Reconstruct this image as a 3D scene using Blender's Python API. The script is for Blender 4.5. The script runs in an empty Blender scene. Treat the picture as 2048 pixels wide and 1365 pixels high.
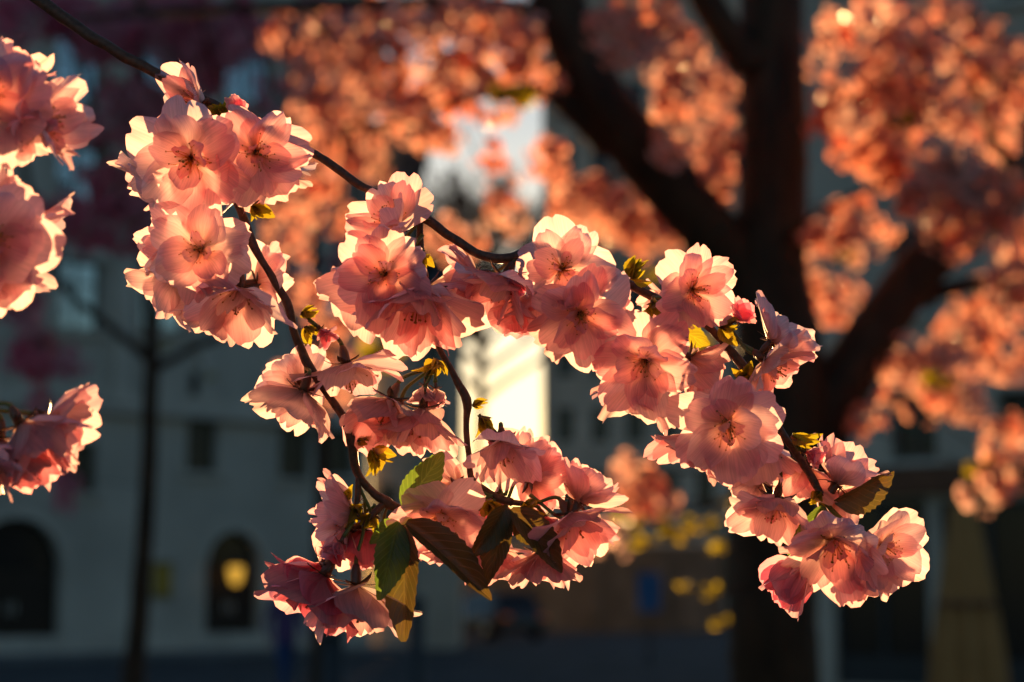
import bpy, math, random
from mathutils import Vector, Matrix, noise
SC = bpy.context.scene
COL = SC.collection
R_ = math.radians
# ------------------------------------------------------------------ camera
LENS, FOCUS, CAMZ = 70.0, 0.82, 1.6
K = 36.0 / 2048 / LENS
PITCH = 0.1232
cam = bpy.data.cameras.new('camera'); cam.lens = LENS; cam.sensor_width = 36
cam.clip_start = 0.02; cam.clip_end = 6000
cam.dof.use_dof = True; cam.dof.focus_distance = FOCUS; cam.dof.aperture_fstop = 8.6; cam.dof.aperture_blades = 9
camo = bpy.data.objects.new('camera', cam); COL.objects.link(camo)
camo.location = (0, 0, CAMZ); camo.rotation_euler = (math.pi/2 + PITCH, 0, 0)
SC.camera = camo
CO = Vector((0, 0, CAMZ)); FW = Vector((0, math.cos(PITCH), math.sin(PITCH)))
RT = Vector((1, 0, 0)); UP = Vector((0, -math.sin(PITCH), math.cos(PITCH)))
def ray(px, py): return FW + RT*((px-1024)*K) - UP*((py-682.5)*K)
def P(px, py, d=FOCUS): return CO + ray(px, py)*d
def PY(px, py, Y):
    r = ray(px, py); return CO + r*(Y/r.y)
def DV(r, u, t): return (RT*r + UP*u - FW*t).normalized()
# ------------------------------------------------------------------ sky and sun
SUNPX = (1030, 905)
sd = ray(*SUNPX).normalized()
EL = math.asin(sd.z); AZ = math.atan2(sd.x, sd.y)
w = bpy.data.worlds.new('World'); SC.world = w; w.use_nodes = True
nt = w.node_tree; bg = nt.nodes['Background']
sky = nt.nodes.new('ShaderNodeTexSky'); sky.sky_type = 'NISHITA'; sky.sun_disc = False
sky.sun_elevation = EL; sky.sun_rotation = AZ; sky.altitude = 50
sky.air_density = 1.0; sky.dust_density = 0.38; sky.ozone_density = 2.6
nt.links.new(sky.outputs[0], bg.inputs[0]); bg.inputs[1].default_value = 0.08
sl = bpy.data.lights.new('sun', 'SUN'); sl.energy = 5.0; sl.angle = R_(0.53); sl.color = (1.0, 0.575, 0.23)
so = bpy.data.objects.new('sun', sl); COL.objects.link(so)
so.rotation_euler = (-sd).to_track_quat('-Z', 'Y').to_euler(); so.location = (0, 0, 40)
SC.view_settings.view_transform = 'Standard'; SC.view_settings.look = 'None'
SC.view_settings.exposure = 1.2; SC.view_settings.gamma = 1
SC.render.engine = 'CYCLES'
cy = SC.cycles; cy.max_bounces = 10; cy.diffuse_bounces = 7; cy.glossy_bounces = 3; cy.transmission_bounces = 7
cy.transparent_max_bounces = 8; cy.use_denoising = True; cy.sample_clamp_indirect = 6
cy.caustics_reflective = False; cy.caustics_refractive = False
# ------------------------------------------------------------------ materials
MT = {}
def newmat(name):
    m = bpy.data.materials.new(name); m.use_nodes = True; MT[name] = m
    t = m.node_tree
    for n in list(t.nodes): t.nodes.remove(n)
    out = t.nodes.new('ShaderNodeOutputMaterial')
    return m, t, out
def nd(t, typ, **kw):
    n = t.nodes.new(typ)
    for k, v in kw.items():
        if k.startswith('i_'):
            n.inputs[int(k[2:]) if k[2:].isdigit() else k[2:]].default_value = v
        else: setattr(n, k, v)
    return n
def pbr(name, col, rough=0.7, spec=0.3, metal=0.0, var=0.25, scale=6.0, bump=0.0, bscale=40.0, emit=None, estr=0.0, stretch=(1,1,1)):
    m, t, out = newmat(name)
    b = nd(t, 'ShaderNodeBsdfPrincipled')
    b.inputs['Roughness'].default_value = rough; b.inputs['Metallic'].default_value = metal
    b.inputs['Specular IOR Level'].default_value = spec
    tc = nd(t, 'ShaderNodeTexCoord'); mp = nd(t, 'ShaderNodeMapping'); mp.inputs['Scale'].default_value = stretch
    t.links.new(tc.outputs['Object'], mp.inputs[0])
    n = nd(t, 'ShaderNodeTexNoise'); n.inputs['Scale'].default_value = scale; n.inputs['Detail'].default_value = 6
    t.links.new(mp.outputs[0], n.inputs['Vector'])
    r = nd(t, 'ShaderNodeValToRGB')
    r.color_ramp.elements[0].position = 0.3; r.color_ramp.elements[1].position = 0.7
    r.color_ramp.elements[0].color = tuple(c*(1-var) for c in col)+(1,)
    r.color_ramp.elements[1].color = tuple(min(1, c*(1+var)) for c in col)+(1,)
    t.links.new(n.outputs[0], r.inputs[0]); t.links.new(r.outputs[0], b.inputs['Base Color'])
    if bump:
        n2 = nd(t, 'ShaderNodeTexNoise'); n2.inputs['Scale'].default_value = bscale; n2.inputs['Detail'].default_value = 8
        t.links.new(mp.outputs[0], n2.inputs['Vector'])
        bp = nd(t, 'ShaderNodeBump'); bp.inputs['Strength'].default_value = bump; bp.inputs['Distance'].default_value = 0.3/bscale
        t.links.new(n2.outputs[0], bp.inputs['Height']); t.links.new(bp.outputs[0], b.inputs['Normal'])
    if emit:
        b.inputs['Emission Color'].default_value = tuple(emit)+(1,); b.inputs['Emission Strength'].default_value = estr
    t.links.new(b.outputs[0], out.inputs[0])
    return m
def petal_mat(name, c0, c1, c2, trans=0.86, rough=0.42):
    m, t, out = newmat(name)
    uv = nd(t, 'ShaderNodeUVMap'); sp = nd(t, 'ShaderNodeSeparateXYZ'); t.links.new(uv.outputs[0], sp.inputs[0])
    r = nd(t, 'ShaderNodeValToRGB'); e = r.color_ramp.elements
    e[0].position = 0.05; e[0].color = tuple(c0)+(1,); e[1].position = 1; e[1].color = tuple(c2)+(1,)
    mid = e.new(0.45); mid.color = tuple(c1)+(1,)
    t.links.new(sp.outputs['Y'], r.inputs[0])
    mp = nd(t, 'ShaderNodeMapping'); mp.inputs['Scale'].default_value = (34, 1.6, 1)
    t.links.new(uv.outputs[0], mp.inputs[0])
    oi = nd(t, 'ShaderNodeObjectInfo')
    ad = nd(t, 'ShaderNodeVectorMath', operation='ADD'); t.links.new(mp.outputs[0], ad.inputs[0])
    cm = nd(t, 'ShaderNodeCombineXYZ'); ml = nd(t, 'ShaderNodeMath', operation='MULTIPLY', i_1=91.0)
    t.links.new(oi.outputs['Random'], ml.inputs[0]); t.links.new(ml.outputs[0], cm.inputs[2]); t.links.new(cm.outputs[0], ad.inputs[1])
    n = nd(t, 'ShaderNodeTexNoise'); n.inputs['Scale'].default_value = 1.0; n.inputs['Detail'].default_value = 3
    t.links.new(ad.outputs[0], n.inputs['Vector'])
    mr = nd(t, 'ShaderNodeMapRange'); mr.inputs[1].default_value = 0.3; mr.inputs[2].default_value = 0.7
    mr.inputs[3].default_value = 0.80; mr.inputs[4].default_value = 1.05
    t.links.new(n.outputs[0], mr.inputs[0])
    hs = nd(t, 'ShaderNodeHueSaturation'); t.links.new(r.outputs[0], hs.inputs['Color']); t.links.new(mr.outputs[0], hs.inputs['Value'])
    ms = nd(t, 'ShaderNodeMapRange'); ms.inputs[3].default_value = 0.7; ms.inputs[4].default_value = 1.4
    t.links.new(oi.outputs['Random'], ms.inputs[0]); t.links.new(ms.outputs[0], hs.inputs['Saturation'])
    bp = nd(t, 'ShaderNodeBump'); bp.inputs['Strength'].default_value = 0.25; bp.inputs['Distance'].default_value = 0.0004
    t.links.new(n.outputs[0], bp.inputs['Height'])
    d = nd(t, 'ShaderNodeBsdfPrincipled'); d.inputs['Roughness'].default_value = rough; d.inputs['Specular IOR Level'].default_value = 0.5; tr = nd(t, 'ShaderNodeBsdfTranslucent')
    t.links.new(hs.outputs[0], d.inputs[0]); t.links.new(hs.outputs[0], tr.inputs[0])
    t.links.new(bp.outputs[0], d.inputs['Normal']); t.links.new(bp.outputs[0], tr.inputs['Normal'])
    mx = nd(t, 'ShaderNodeMixShader', i_0=trans); t.links.new(d.outputs[0], mx.inputs[1]); t.links.new(tr.outputs[0], mx.inputs[2])
    t.links.new(mx.outputs[0], out.inputs[0])
    return m
def leaf_mat(name, ca, cb, trans=0.45):
    m, t, out = newmat(name)
    uv = nd(t, 'ShaderNodeUVMap'); sp = nd(t, 'ShaderNodeSeparateXYZ'); t.links.new(uv.outputs[0], sp.inputs[0])
    a = nd(t, 'ShaderNodeMath', operation='SUBTRACT', i_1=0.5); t.links.new(sp.outputs['X'], a.inputs[0])
    ab = nd(t, 'ShaderNodeMath', operation='ABSOLUTE'); t.links.new(a.outputs[0], ab.inputs[0])
    # side veins slant towards the tip: v*18 - |u|*9
    m1 = nd(t, 'ShaderNodeMath', operation='MULTIPLY', i_1=58.0); t.links.new(sp.outputs['Y'], m1.inputs[0])
    m2 = nd(t, 'ShaderNodeMath', operation='MULTIPLY_ADD', i_1=-34.0); t.links.new(ab.outputs[0], m2.inputs[0]); t.links.new(m1.outputs[0], m2.inputs[2])
    sn = nd(t, 'ShaderNodeMath', operation='SINE'); t.links.new(m2.outputs[0], sn.inputs[0])
    vein = nd(t, 'ShaderNodeMapRange'); vein.inputs[1].default_value = 0.75; vein.inputs[2].default_value = 1.0; t.links.new(sn.outputs[0], vein.inputs[0])
    mid = nd(t, 'ShaderNodeMapRange'); mid.inputs[1].default_value = 0.035; mid.inputs[2].default_value = 0.0; t.links.new(ab.outputs[0], mid.inputs[0])
    mxv = nd(t, 'ShaderNodeMath', operation='MAXIMUM'); t.links.new(vein.outputs[0], mxv.inputs[0]); t.links.new(mid.outputs[0], mxv.inputs[1])
    tc = nd(t, 'ShaderNodeTexCoord'); n = nd(t, 'ShaderNodeTexNoise'); n.inputs['Scale'].default_value = 3.0
    t.links.new(tc.outputs['Object'], n.inputs['Vector'])
    mc = nd(t, 'ShaderNodeMix', data_type='RGBA'); mc.inputs[6].default_value = tuple(ca)+(1,); mc.inputs[7].default_value = tuple(cb)+(1,)
    t.links.new(n.outputs[0], mc.inputs[0])
    hs = nd(t, 'ShaderNodeHueSaturation'); t.links.new(mc.outputs[2], hs.inputs['Color'])
    hv = nd(t, 'ShaderNodeMapRange'); hv.inputs[3].default_value = 1.0; hv.inputs[4].default_value = 1.45
    t.links.new(mxv.outputs[0], hv.inputs[0]); t.links.new(hv.outputs[0], hs.inputs['Value'])
    bp = nd(t, 'ShaderNodeBump'); bp.inputs['Strength'].default_value = 0.5; bp.inputs['Distance'].default_value = 0.0005; bp.invert = True
    t.links.new(mxv.outputs[0], bp.inputs['Height'])
    b = nd(t, 'ShaderNodeBsdfPrincipled'); b.inputs['Roughness'].default_value = 0.42; b.inputs['Specular IOR Level'].default_value = 0.5
    t.links.new(hs.outputs[0], b.inputs['Base Color']); t.links.new(bp.outputs[0], b.inputs['Normal'])
    tr = nd(t, 'ShaderNodeBsdfTranslucent')
    h2 = nd(t, 'ShaderNodeHueSaturation'); h2.inputs['Value'].default_value = 3.2; h2.inputs['Saturation'].default_value = 1.1
    t.links.new(hs.outputs[0], h2.inputs['Color']); t.links.new(h2.outputs[0], tr.inputs[0])
    mx = nd(t, 'ShaderNodeMixShader', i_0=trans); t.links.new(b.outputs[0], mx.inputs[1]); t.links.new(tr.outputs[0], mx.inputs[2])
    t.links.new(mx.outputs[0], out.inputs[0])
    return m
petal_mat('petal', (0.94, 0.66, 0.58), (0.96, 0.73, 0.73), (0.95, 0.60, 0.65))
petal_mat('petal_pale', (0.95, 0.72, 0.64), (0.97, 0.78, 0.78), (0.95, 0.66, 0.71))
petal_mat('petal_deep', (0.90, 0.42, 0.44), (0.94, 0.54, 0.60), (0.92, 0.46, 0.56))
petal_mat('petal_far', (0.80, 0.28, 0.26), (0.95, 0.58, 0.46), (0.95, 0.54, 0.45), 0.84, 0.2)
petal_mat('petal_mauve_shade', (0.70, 0.20, 0.28), (0.82, 0.34, 0.42), (0.82, 0.34, 0.44), 0.6, 0.4)  # shade on the two rear cherry trees, put into a duller petal colour
leaf_mat('leaf_green', (0.055, 0.10, 0.018), (0.09, 0.13, 0.03))
leaf_mat('leaf_bronze', (0.075, 0.035, 0.014), (0.06, 0.06, 0.015), 0.28)
leaf_mat('leaf_young', (0.15, 0.16, 0.02), (0.18, 0.11, 0.02), 0.55)
pbr('twig_bark', (0.10, 0.045, 0.025), 0.5, 0.35, var=0.45, scale=500, bump=0.6, bscale=900)
pbr('tree_bark', (0.045, 0.022, 0.011), 0.68, 0.25, var=0.5, scale=14, bump=0.9, bscale=26, stretch=(1,1,0.35))
pbr('stalk_green', (0.12, 0.13, 0.025), 0.38, 0.5, var=0.25, scale=200)
pbr('calyx_red', (0.13, 0.05, 0.025), 0.45, 0.5, var=0.45, scale=300)
pbr('bud_scale', (0.22, 0.09, 0.03), 0.5, 0.4, var=0.4, scale=300)
petal_mat('filament', (0.85, 0.62, 0.25), (0.85, 0.66, 0.3), (0.8, 0.6, 0.3), 0.7)
pbr('anther', (0.42, 0.22, 0.05), 0.6, 0.2, var=0.2)
# ------------------------------------------------------------------ object helpers
def mk(name, V, F, mat=None, parent=None, smooth=True, uvs=None, base=None):
    me = bpy.data.meshes.new(name)
    if base is not None: V = [(v[0]-base[0], v[1]-base[1], v[2]-base[2]) for v in V]
    me.from_pydata([tuple(v) for v in V], [], F)
    if smooth: me.polygons.foreach_set('use_smooth', [True]*len(me.polygons))
    if uvs:
        l = me.uv_layers.new(name='UVMap')
        for i, lp in enumerate(me.loops): l.data[i].uv = uvs[lp.vertex_index]
    for m in ([mat] if isinstance(mat, str) else (mat or [])): me.materials.append(MT[m])
    me.update()
    return link(name, me, parent)
def link(name, me, parent=None, mw=None):
    o = bpy.data.objects.new(name, me); COL.objects.link(o); o.parent = parent
    if mw is not None: o.matrix_local = mw
    return o
def thing(name, label, cat, loc=(0,0,0), group=None, rz=0.0):
    o = bpy.data.objects.new(name, None); COL.objects.link(o); o.empty_display_size = 0.1
    o.location = loc; o.rotation_euler = (0, 0, rz)
    return tag(o, label, cat, group)
def tag(o, label, cat, group=None, kind=None):
    if label: o['label'] = label
    if cat: o['category'] = cat
    if group: o['group'] = group
    if kind: o['kind'] = kind
    return o
class MB:
    def __init__(s): s.V = []; s.F = []; s.M = []
    def add(s, V, F, m=0):
        b = len(s.V); s.V += [tuple(v) for v in V]; s.F += [tuple(i+b for i in f) for f in F]; s.M += [m]*len(F)
    def box(s, a, b, m=0):
        x0, y0, z0 = a; x1, y1, z1 = b
        s.add([(x0,y0,z0),(x1,y0,z0),(x1,y1,z0),(x0,y1,z0),(x0,y0,z1),(x1,y0,z1),(x1,y1,z1),(x0,y1,z1)],
              [(3,2,1,0),(4,5,6,7),(0,1,5,4),(1,2,6,5),(2,3,7,6),(3,0,4,7)], m)
    def tube(s, pts, rad, n=8, m=0, cap=True, jit=0.0, rng=None):
        V, F = tube(pts, rad, n, cap, jit, rng); s.add(V, F, m)
    def build(s, name, mats, parent=None, smooth=True, base=None):
        o = mk(name, s.V, s.F, mats, parent, smooth, base=base)
        if len(o.data.materials) > 1: o.data.polygons.foreach_set('material_index', s.M)
        return o
def tube(pts, rad, n=8, cap=True, jit=0.0, rng=None):
    V, F = [], []
    pts = [Vector(p) for p in pts]; N = len(pts)
    t0 = (pts[1]-pts[0]).normalized()
    a = t0.orthogonal().normalized()
    for i, p in enumerate(pts):
        t = (pts[min(i+1, N-1)]-pts[max(i-1, 0)]).normalized()
        a = (a - t*a.dot(t)).normalized(); b = t.cross(a)
        for k in range(n):
            an = 2*math.pi*k/n
            r = rad[i]*(1+(rng.uniform(-jit, jit) if jit else 0))
            V.append(p + (a*math.cos(an)+b*math.sin(an))*r)
    for i in range(N-1):
        for k in range(n):
            k2 = (k+1) % n
            F.append((i*n+k, i*n+k2, (i+1)*n+k2, (i+1)*n+k))
    if cap:
        F.append(tuple(range(n-1, -1, -1))); F.append(tuple((N-1)*n+k for k in range(n)))
    return V, F
def crom(pts, rads, sub=5):
    P_, Q = [], []
    n = len(pts)
    for i in range(n-1):
        p0, p1, p2, p3 = pts[max(i-1,0)], pts[i], pts[i+1], pts[min(i+2,n-1)]
        for j in range(sub):
            t = j/sub
            P_.append(0.5*((2*p1)+(p2-p0)*t+(2*p0-5*p1+4*p2-p3)*t*t+(3*p1-p0-3*p2+p3)*t**3))
            Q.append(rads[i]*(1-t)+rads[i+1]*t)
    P_.append(pts[-1].copy()); Q.append(rads[-1])
    return P_, Q
def bez(a, b, c, d, n=8):
    return [a*(1-t)**3+b*3*t*(1-t)**2+c*3*t*t*(1-t)+d*t**3 for t in [i/n for i in range(n+1)]]
# ------------------------------------------------------------------ ground
pbr('cobble_ground', (0.07, 0.068, 0.07), 0.95, 0.1, var=0.35, scale=0.8, bump=0.5, bscale=9)
pbr('pavement_stone', (0.16, 0.16, 0.165), 0.9, 0.15, var=0.25, scale=1.5, bump=0.4, bscale=12)
g = mk('ground', [(-2500,-600,0),(2500,-600,0),(2500,4000,0),(-2500,4000,0)], [(0,1,2,3)], 'cobble_ground', smooth=False)
tag(g, 'dark cobbled square stretching between the buildings', 'ground', kind='structure')
# ------------------------------------------------------------------ buildings
pbr('wall_pale', (0.50, 0.455, 0.39), 0.9, 0.1, var=0.18, scale=0.5, bump=0.3, bscale=7)
pbr('wall_grey', (0.48, 0.40, 0.32), 0.9, 0.1, var=0.2, scale=0.4, bump=0.3, bscale=6)
pbr('wall_shop', (0.52, 0.44, 0.36), 0.9, 0.1, var=0.2, scale=0.6, bump=0.3, bscale=6)
pbr('trim_stone', (0.55, 0.50, 0.43), 0.85, 0.1, var=0.15, scale=1.2)
pbr('frame_paint', (0.10, 0.085, 0.07), 0.6, 0.3, var=0.15)
pbr('door_wood', (0.035, 0.022, 0.015), 0.6, 0.3, var=0.4, scale=5, stretch=(6,6,0.6))
pbr('pane_glass', (0.55, 0.6, 0.62), 0.06, 0.9, metal=0.9, var=0.1)
pbr('pane_dark', (0.012, 0.014, 0.016), 0.15, 0.4, var=0.1)
pbr('shop_front', (0.025, 0.026, 0.03), 0.5, 0.4, var=0.2)
pbr('fascia_brown', (0.16, 0.07, 0.04), 0.7, 0.2, var=0.2)
pbr('roof_slate', (0.05, 0.05, 0.055), 0.7, 0.3, var=0.3, scale=3)
class Facade:
    """A building whose front lies on a vertical plane through A-B (plan points); local x runs along the front, -y is outwards, z up."""
    def __init__(s, name, label, A, B, H, depth, wall, openings, roof='roof_slate', glass='pane_dark'):
        s.A = Vector((A[0], A[1], 0)); s.B = Vector((B[0], B[1], 0))
        d = s.B-s.A; s.W = d.length; s.rz = math.atan2(d.y, d.x); s.u = d.normalized()
        s.o = thing(name, label, 'building', s.A, rz=s.rz)
        W, D = s.W, 0.32
        xs = sorted({0.0, W} | {v for o in openings for v in (o[0], o[1])})
        zs = sorted({0.0, H} | {v for o in openings for v in (o[2], o[3])})
        mb = MB()
        inside = lambda x, z: any(o[0] < x < o[1] and o[2] < z < o[3] for o in openings)
        for i in range(len(xs)-1):
            for j in range(len(zs)-1):
                x0, x1, z0, z1 = xs[i], xs[i+1], zs[j], zs[j+1]
                if not inside((x0+x1)/2, (z0+z1)/2):
                    mb.add([(x0,0,z0),(x1,0,z0),(x1,0,z1),(x0,0,z1)], [(0,1,2,3)])
        for x0, x1, z0, z1 in [o[:4] for o in openings]:
            mb.add([(x0,0,z0),(x1,0,z0),(x1,0,z1),(x0,0,z1),(x0,D,z0),(x1,D,z0),(x1,D,z1),(x0,D,z1)],
                   [(0,4,5,1),(1,5,6,2),(2,6,7,3),(3,7,4,0)])
            mb.add([(x0,D+.6,z0),(x1,D+.6,z0),(x1,D+.6,z1),(x0,D+.6,z1),(x0,D,z0),(x1,D,z0),(x1,D,z1),(x0,D,z1)],
                   [(0,1,2,3),(4,5,1,0),(5,6,2,1),(6,7,3,2),(7,4,0,3)])
        mb.add([(0,0,0),(0,depth,0),(0,depth,H),(0,0,H)], [(0,3,2,1)])
        mb.add([(W,0,0),(W,depth,0),(W,depth,H),(W,0,H)], [(0,1,2,3)])
        mb.add([(0,depth,0),(W,depth,0),(W,depth,H),(0,depth,H)], [(0,3,2,1)])
        mb.build('wall', wall, s.o, False)
        rb = MB()
        rb.add([(-.35,-.35,H),(W+.35,-.35,H),(W+.35,depth+.35,H),(-.35,depth+.35,H),(1.5,depth*.5,H+3.2),(W-1.5,depth*.5,H+3.2)],
               [(0,1,5,4),(1,2,5),(2,3,4,5),(3,0,4),(3,2,1,0)])
        rb.build('roof', roof, s.o, False)
        for op in openings:
            x0, x1, z0, z1, kind = op[:5]
            if kind == 'win':
                f = MB(); t = 0.07
                for a, b in (((x0,.18,z0),(x0+t,.26,z1)), ((x1-t,.18,z0),(x1,.26,z1)), ((x0+t,.18,z0),(x1-t,.26,z0+t)), ((x0+t,.18,z1-t),(x1-t,.26,z1)),
                             (((x0+x1)/2-.03,.182,z0+t),((x0+x1)/2+.03,.258,z1-t)), ((x0+t,.184,z0+(z1-z0)*.66),(x1-t,.256,z0+(z1-z0)*.66+.05))):
                    f.box(a, b)
                wo = f.build('window', 'frame_paint', s.o, False)
                p = MB(); p.box((x0+.02,.215,z0+.02),(x1-.02,.225,z1-.02)); p.build('pane', glass if len(op) > 5 else 'pane_dark', wo, False)
                sb = MB(); sb.box((x0-.12,-.12,z0-.14),(x1+.12,.10,z0-.003)); sb.build('sill', 'trim_stone', wo, False)
                if len(op) > 5:
                    lb = MB(); lb.box((x0-.16,-.09,z1+.003),(x1+.16,.02,z1+.24)); lb.build('lintel', 'trim_stone', wo, False)
            elif kind == 'arch':
                r = (x1-x0)/2; cx = (x0+x1)/2; zc = z1-r; n = 14
                sp = MB()
                pts = [(cx-r*math.cos(math.pi*i/n), zc+r*math.sin(math.pi*i/n)) for i in range(n+1)]
                for i in range(n):
                    (xa, za), (xb, zb) = pts[i], pts[i+1]
                    sp.add([(xa,0.003,za),(xb,0.003,zb),(xb,0.003,z1),(xa,0.003,z1)], [(0,1,2,3)])
                    sp.add([(xa,0.003,za),(xb,0.003,zb),(xb,D,zb),(xa,D,za)], [(3,2,1,0)])
                sp.build('arch_spandrel', wall, s.o, False)
                ring = MB()
                for i in range(n):
                    (xa, za), (xb, zb) = pts[i], pts[i+1]
                    ex = lambda x, z: (cx+(x-cx)*1.16, zc+(z-zc)*1.16)
                    (xc, zcc), (xd, zd) = ex(xb, zb), ex(xa, za)
                    ring.add([(xa,-.06,za),(xb,-.06,zb),(xc,-.06,zcc),(xd,-.06,zd),(xa,.02,za),(xb,.02,zb),(xc,.02,zcc),(xd,.02,zd)],
                             [(0,1,2,3),(2,6,7,3),(0,4,5,1)])
                ring.build('arch_moulding', 'trim_stone', s.o, False)
                for k in (0, 1):
                    db = MB(); xa = x0+.02 if k == 0 else cx+.01; xb = cx-.01 if k == 0 else x1-.02
                    db.box((xa,.25,z0),(xb,.30,zc))
                    for q in range(3): db.box((xa+.12,.23,z0+.2+q*(zc-z0)/3.2),(xb-.12,.25,z0+(q+.85)*(zc-z0)/3.2))
                    do = db.build('door', 'door_wood', s.o, False)
                    hb = MB(); hx = xb-.1 if k == 0 else xa+.06
                    hb.box((hx,.19,1.0),(hx+.04,.228,1.25)); hb.build('handle', 'trim_stone', do, False)
                fl = MB(); fl.add([(x,.26,z) for x, z in pts]+[(cx,.26,zc)], [(i, i+1, n+1) for i in range(n)])
                fl.build('fanlight', 'pane_dark', s.o, False)
            elif kind == 'shop':
                f = MB(); t = 0.1
                for a, b in (((x0,.1,z0),(x0+t,.2,z1)), ((x1-t,.1,z0),(x1,.2,z1)), ((x0+t,.1,z0),(x1-t,.2,z0+.45)), ((x0+t,.1,z1-t),(x1-t,.2,z1)), (((x0+x1)/2-.05,.103,z0+.45),((x0+x1)/2+.05,.197,z1-t))):
                    f.box(a, b)
                wo = f.build('shop_window', 'shop_front', s.o, False)
                p = MB(); p.box((x0+.05,.14,z0+.4),(x1-.05,.16,z1-.05)); p.build('pane', glass, wo, False)
    def uz(s, px, py):
        """pixel -> (along, height) on the front plane"""
        r = ray(px, py); n = Vector((-s.u.y, s.u.x, 0)); t = (s.A-CO).dot(n)/r.dot(n); p = CO+r*t
        return (p-s.A).dot(s.u), p.z
    def band(s, z0, z1, out, name='cornice', mat='trim_stone'):
        b = MB(); b.box((-.02,-out,z0),(s.W+.02,.004,z1)); return b.build(name, mat, s.o, False)
def plane_uz(A, B):
    A = Vector((A[0], A[1], 0)); B = Vector((B[0], B[1], 0)); u = (B-A).normalized(); n = Vector((-u.y, u.x, 0))
    def f(px, py):
        r = ray(px, py); t = (A-CO).dot(n)/r.dot(n); p = CO+r*t
        return (p-A).dot(u), p.z
    return f
def win_px(f, cx, cy, wpx, hpx, kind='win', *extra):
    a, b = f(cx-wpx/2, cy), f(cx+wpx/2, cy); t, bo = f(cx, cy-hpx/2), f(cx, cy+hpx/2)
    return (a[0], b[0], bo[1], t[1], kind)+extra
# tall pale building in shade (its right-hand corner frames the sun gap)
LA = (PY(-260, 1173, 43).x, 43.0); LB = (PY(737, 1173, 52).x, 52.0)
lf = plane_uz(LA, LB)
ops = []
for cx in (-60, 160, 330, 500, 655):
    for cy, h in ((-190, 140), (140, 130), (350, 120), (590, 140)):
        ops.append(win_px(lf, cx, cy, 92, h, 'win', 'l'))
for cx, cy, ww, hh in ((165, 935, 60, 100), (405, 890, 62, 110), (590, 905, 62, 105), (405, 770, 50, 50), (680, 900, 62, 105)):
    ops.append(win_px(lf, cx, cy, ww, hh))
a = lf(-60, 1000); b = lf(130, 1000); ops.append((a[0], b[0], 0.05, lf(40, 1035)[1], 'arch'))
a = lf(415, 1000); b = lf(525, 1000); ops.append((a[0], b[0], 0.05, lf(470, 1062)[1], 'arch'))
LEFT = Facade('corner_house', 'tall pale stone town house in shade with two arched doorways', LA, LB, 22.0, 12.0, 'wall_pale', ops, glass='pane_glass')
LEFT.band(lf(300, 812)[1]-.25, lf(300, 812)[1]+.15, .25); LEFT.band(0.02, .5, .10, 'plinth')
LEFT.band(21.4, 21.98, .3)
for px in (-160, 50, 245, 415, 580, 715):
    x = lf(px, 600)[0]; b = MB(); zt = lf(px, 812)[1]+.2; b.box((x-.22,-.16,zt),(x+.22,.004,21.39)); b.build('pilaster', 'trim_stone', LEFT.o, False)
for py_ in (470, 240, 20):
    z = lf(300, py_)[1]; LEFT.band(z-.12, z+.12, .2, 'string_course')
# lower wings stepping down to the gap
def wing(name, label, x0, x1, ytop, Y, ys, depth, mat):
    A_ = (PY(x0, 1173, Y).x, Y); B_ = (PY(x1, 1173, Y).x, Y); f = plane_uz(A_, B_); c = (x0+x1)/2
    return Facade(name, label, A_, B_, f(c, ytop)[1], depth, mat, [win_px(f, c+dx, y, 40, 80) for y in ys for dx in ((-24, 24) if x1-x0 > 120 else (0,))])
wing('middle_wing', 'middle wing of grey stone stepping down from the tall pale house', 739, 812, 400, 52.3, (520, 680, 850, 1010), 9.0, 'wall_grey')
wing('low_wing', 'lowest plain wing with slate roof at the edge of the bright gap', 814, 917, 640, 52.6, (720, 850, 1010), 4.5, 'wall_grey')
# far grey building on the other side of the gap
RA = (PY(1086, 1173, 160).x, 160.0); RB = (PY(1720, 1173, 150).x, 150.0)
rf = plane_uz(RA, RB)
ops = [win_px(rf, x, y, 34, 70) for x in (1130, 1200, 1270, 1340, 1410, 1480, 1550) for y in (200, 330, 460, 590, 720, 850, 980)]
ops += [win_px(rf, x, 1135, 70, 120, 'shop') for x in (1160, 1260, 1360, 1460)]
RIGHT = Facade('street_block', 'grey stone street block of seven storeys behind the cherry trunk', RA, RB, 50.0, 30.0, 'wall_grey', ops)
RIGHT.band(rf(1200, 1060)[1], rf(1200, 1060)[1]+.6, .5)
# near shop building
SA = (PY(1628, 1173, 31).x, 31.0); SB = (PY(2420, 1173, 27).x, 27.0)
sf = plane_uz(SA, SB)
ops = [win_px(sf, x, y, 95, h) for x in (1825, 2040, 2260) for y, h in ((850, 140), (540, 170), (230, 170), (-90, 170))]
ops += [(sf(x-95, 1100)[0], sf(x+95, 1100)[0], .12, sf(x, 1000)[1], 'shop') for x in (1760, 1975, 2200)]
SHOP = Facade('shop_building', 'grey building with dark shopfront and brown fascia beside the tan parasol', SA, SB, 15.5, 10.0, 'wall_shop', ops)
SHOP.band(sf(1900, 985)[1], sf(1900, 930)[1], .22, 'fascia', 'fascia_brown')
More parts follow.
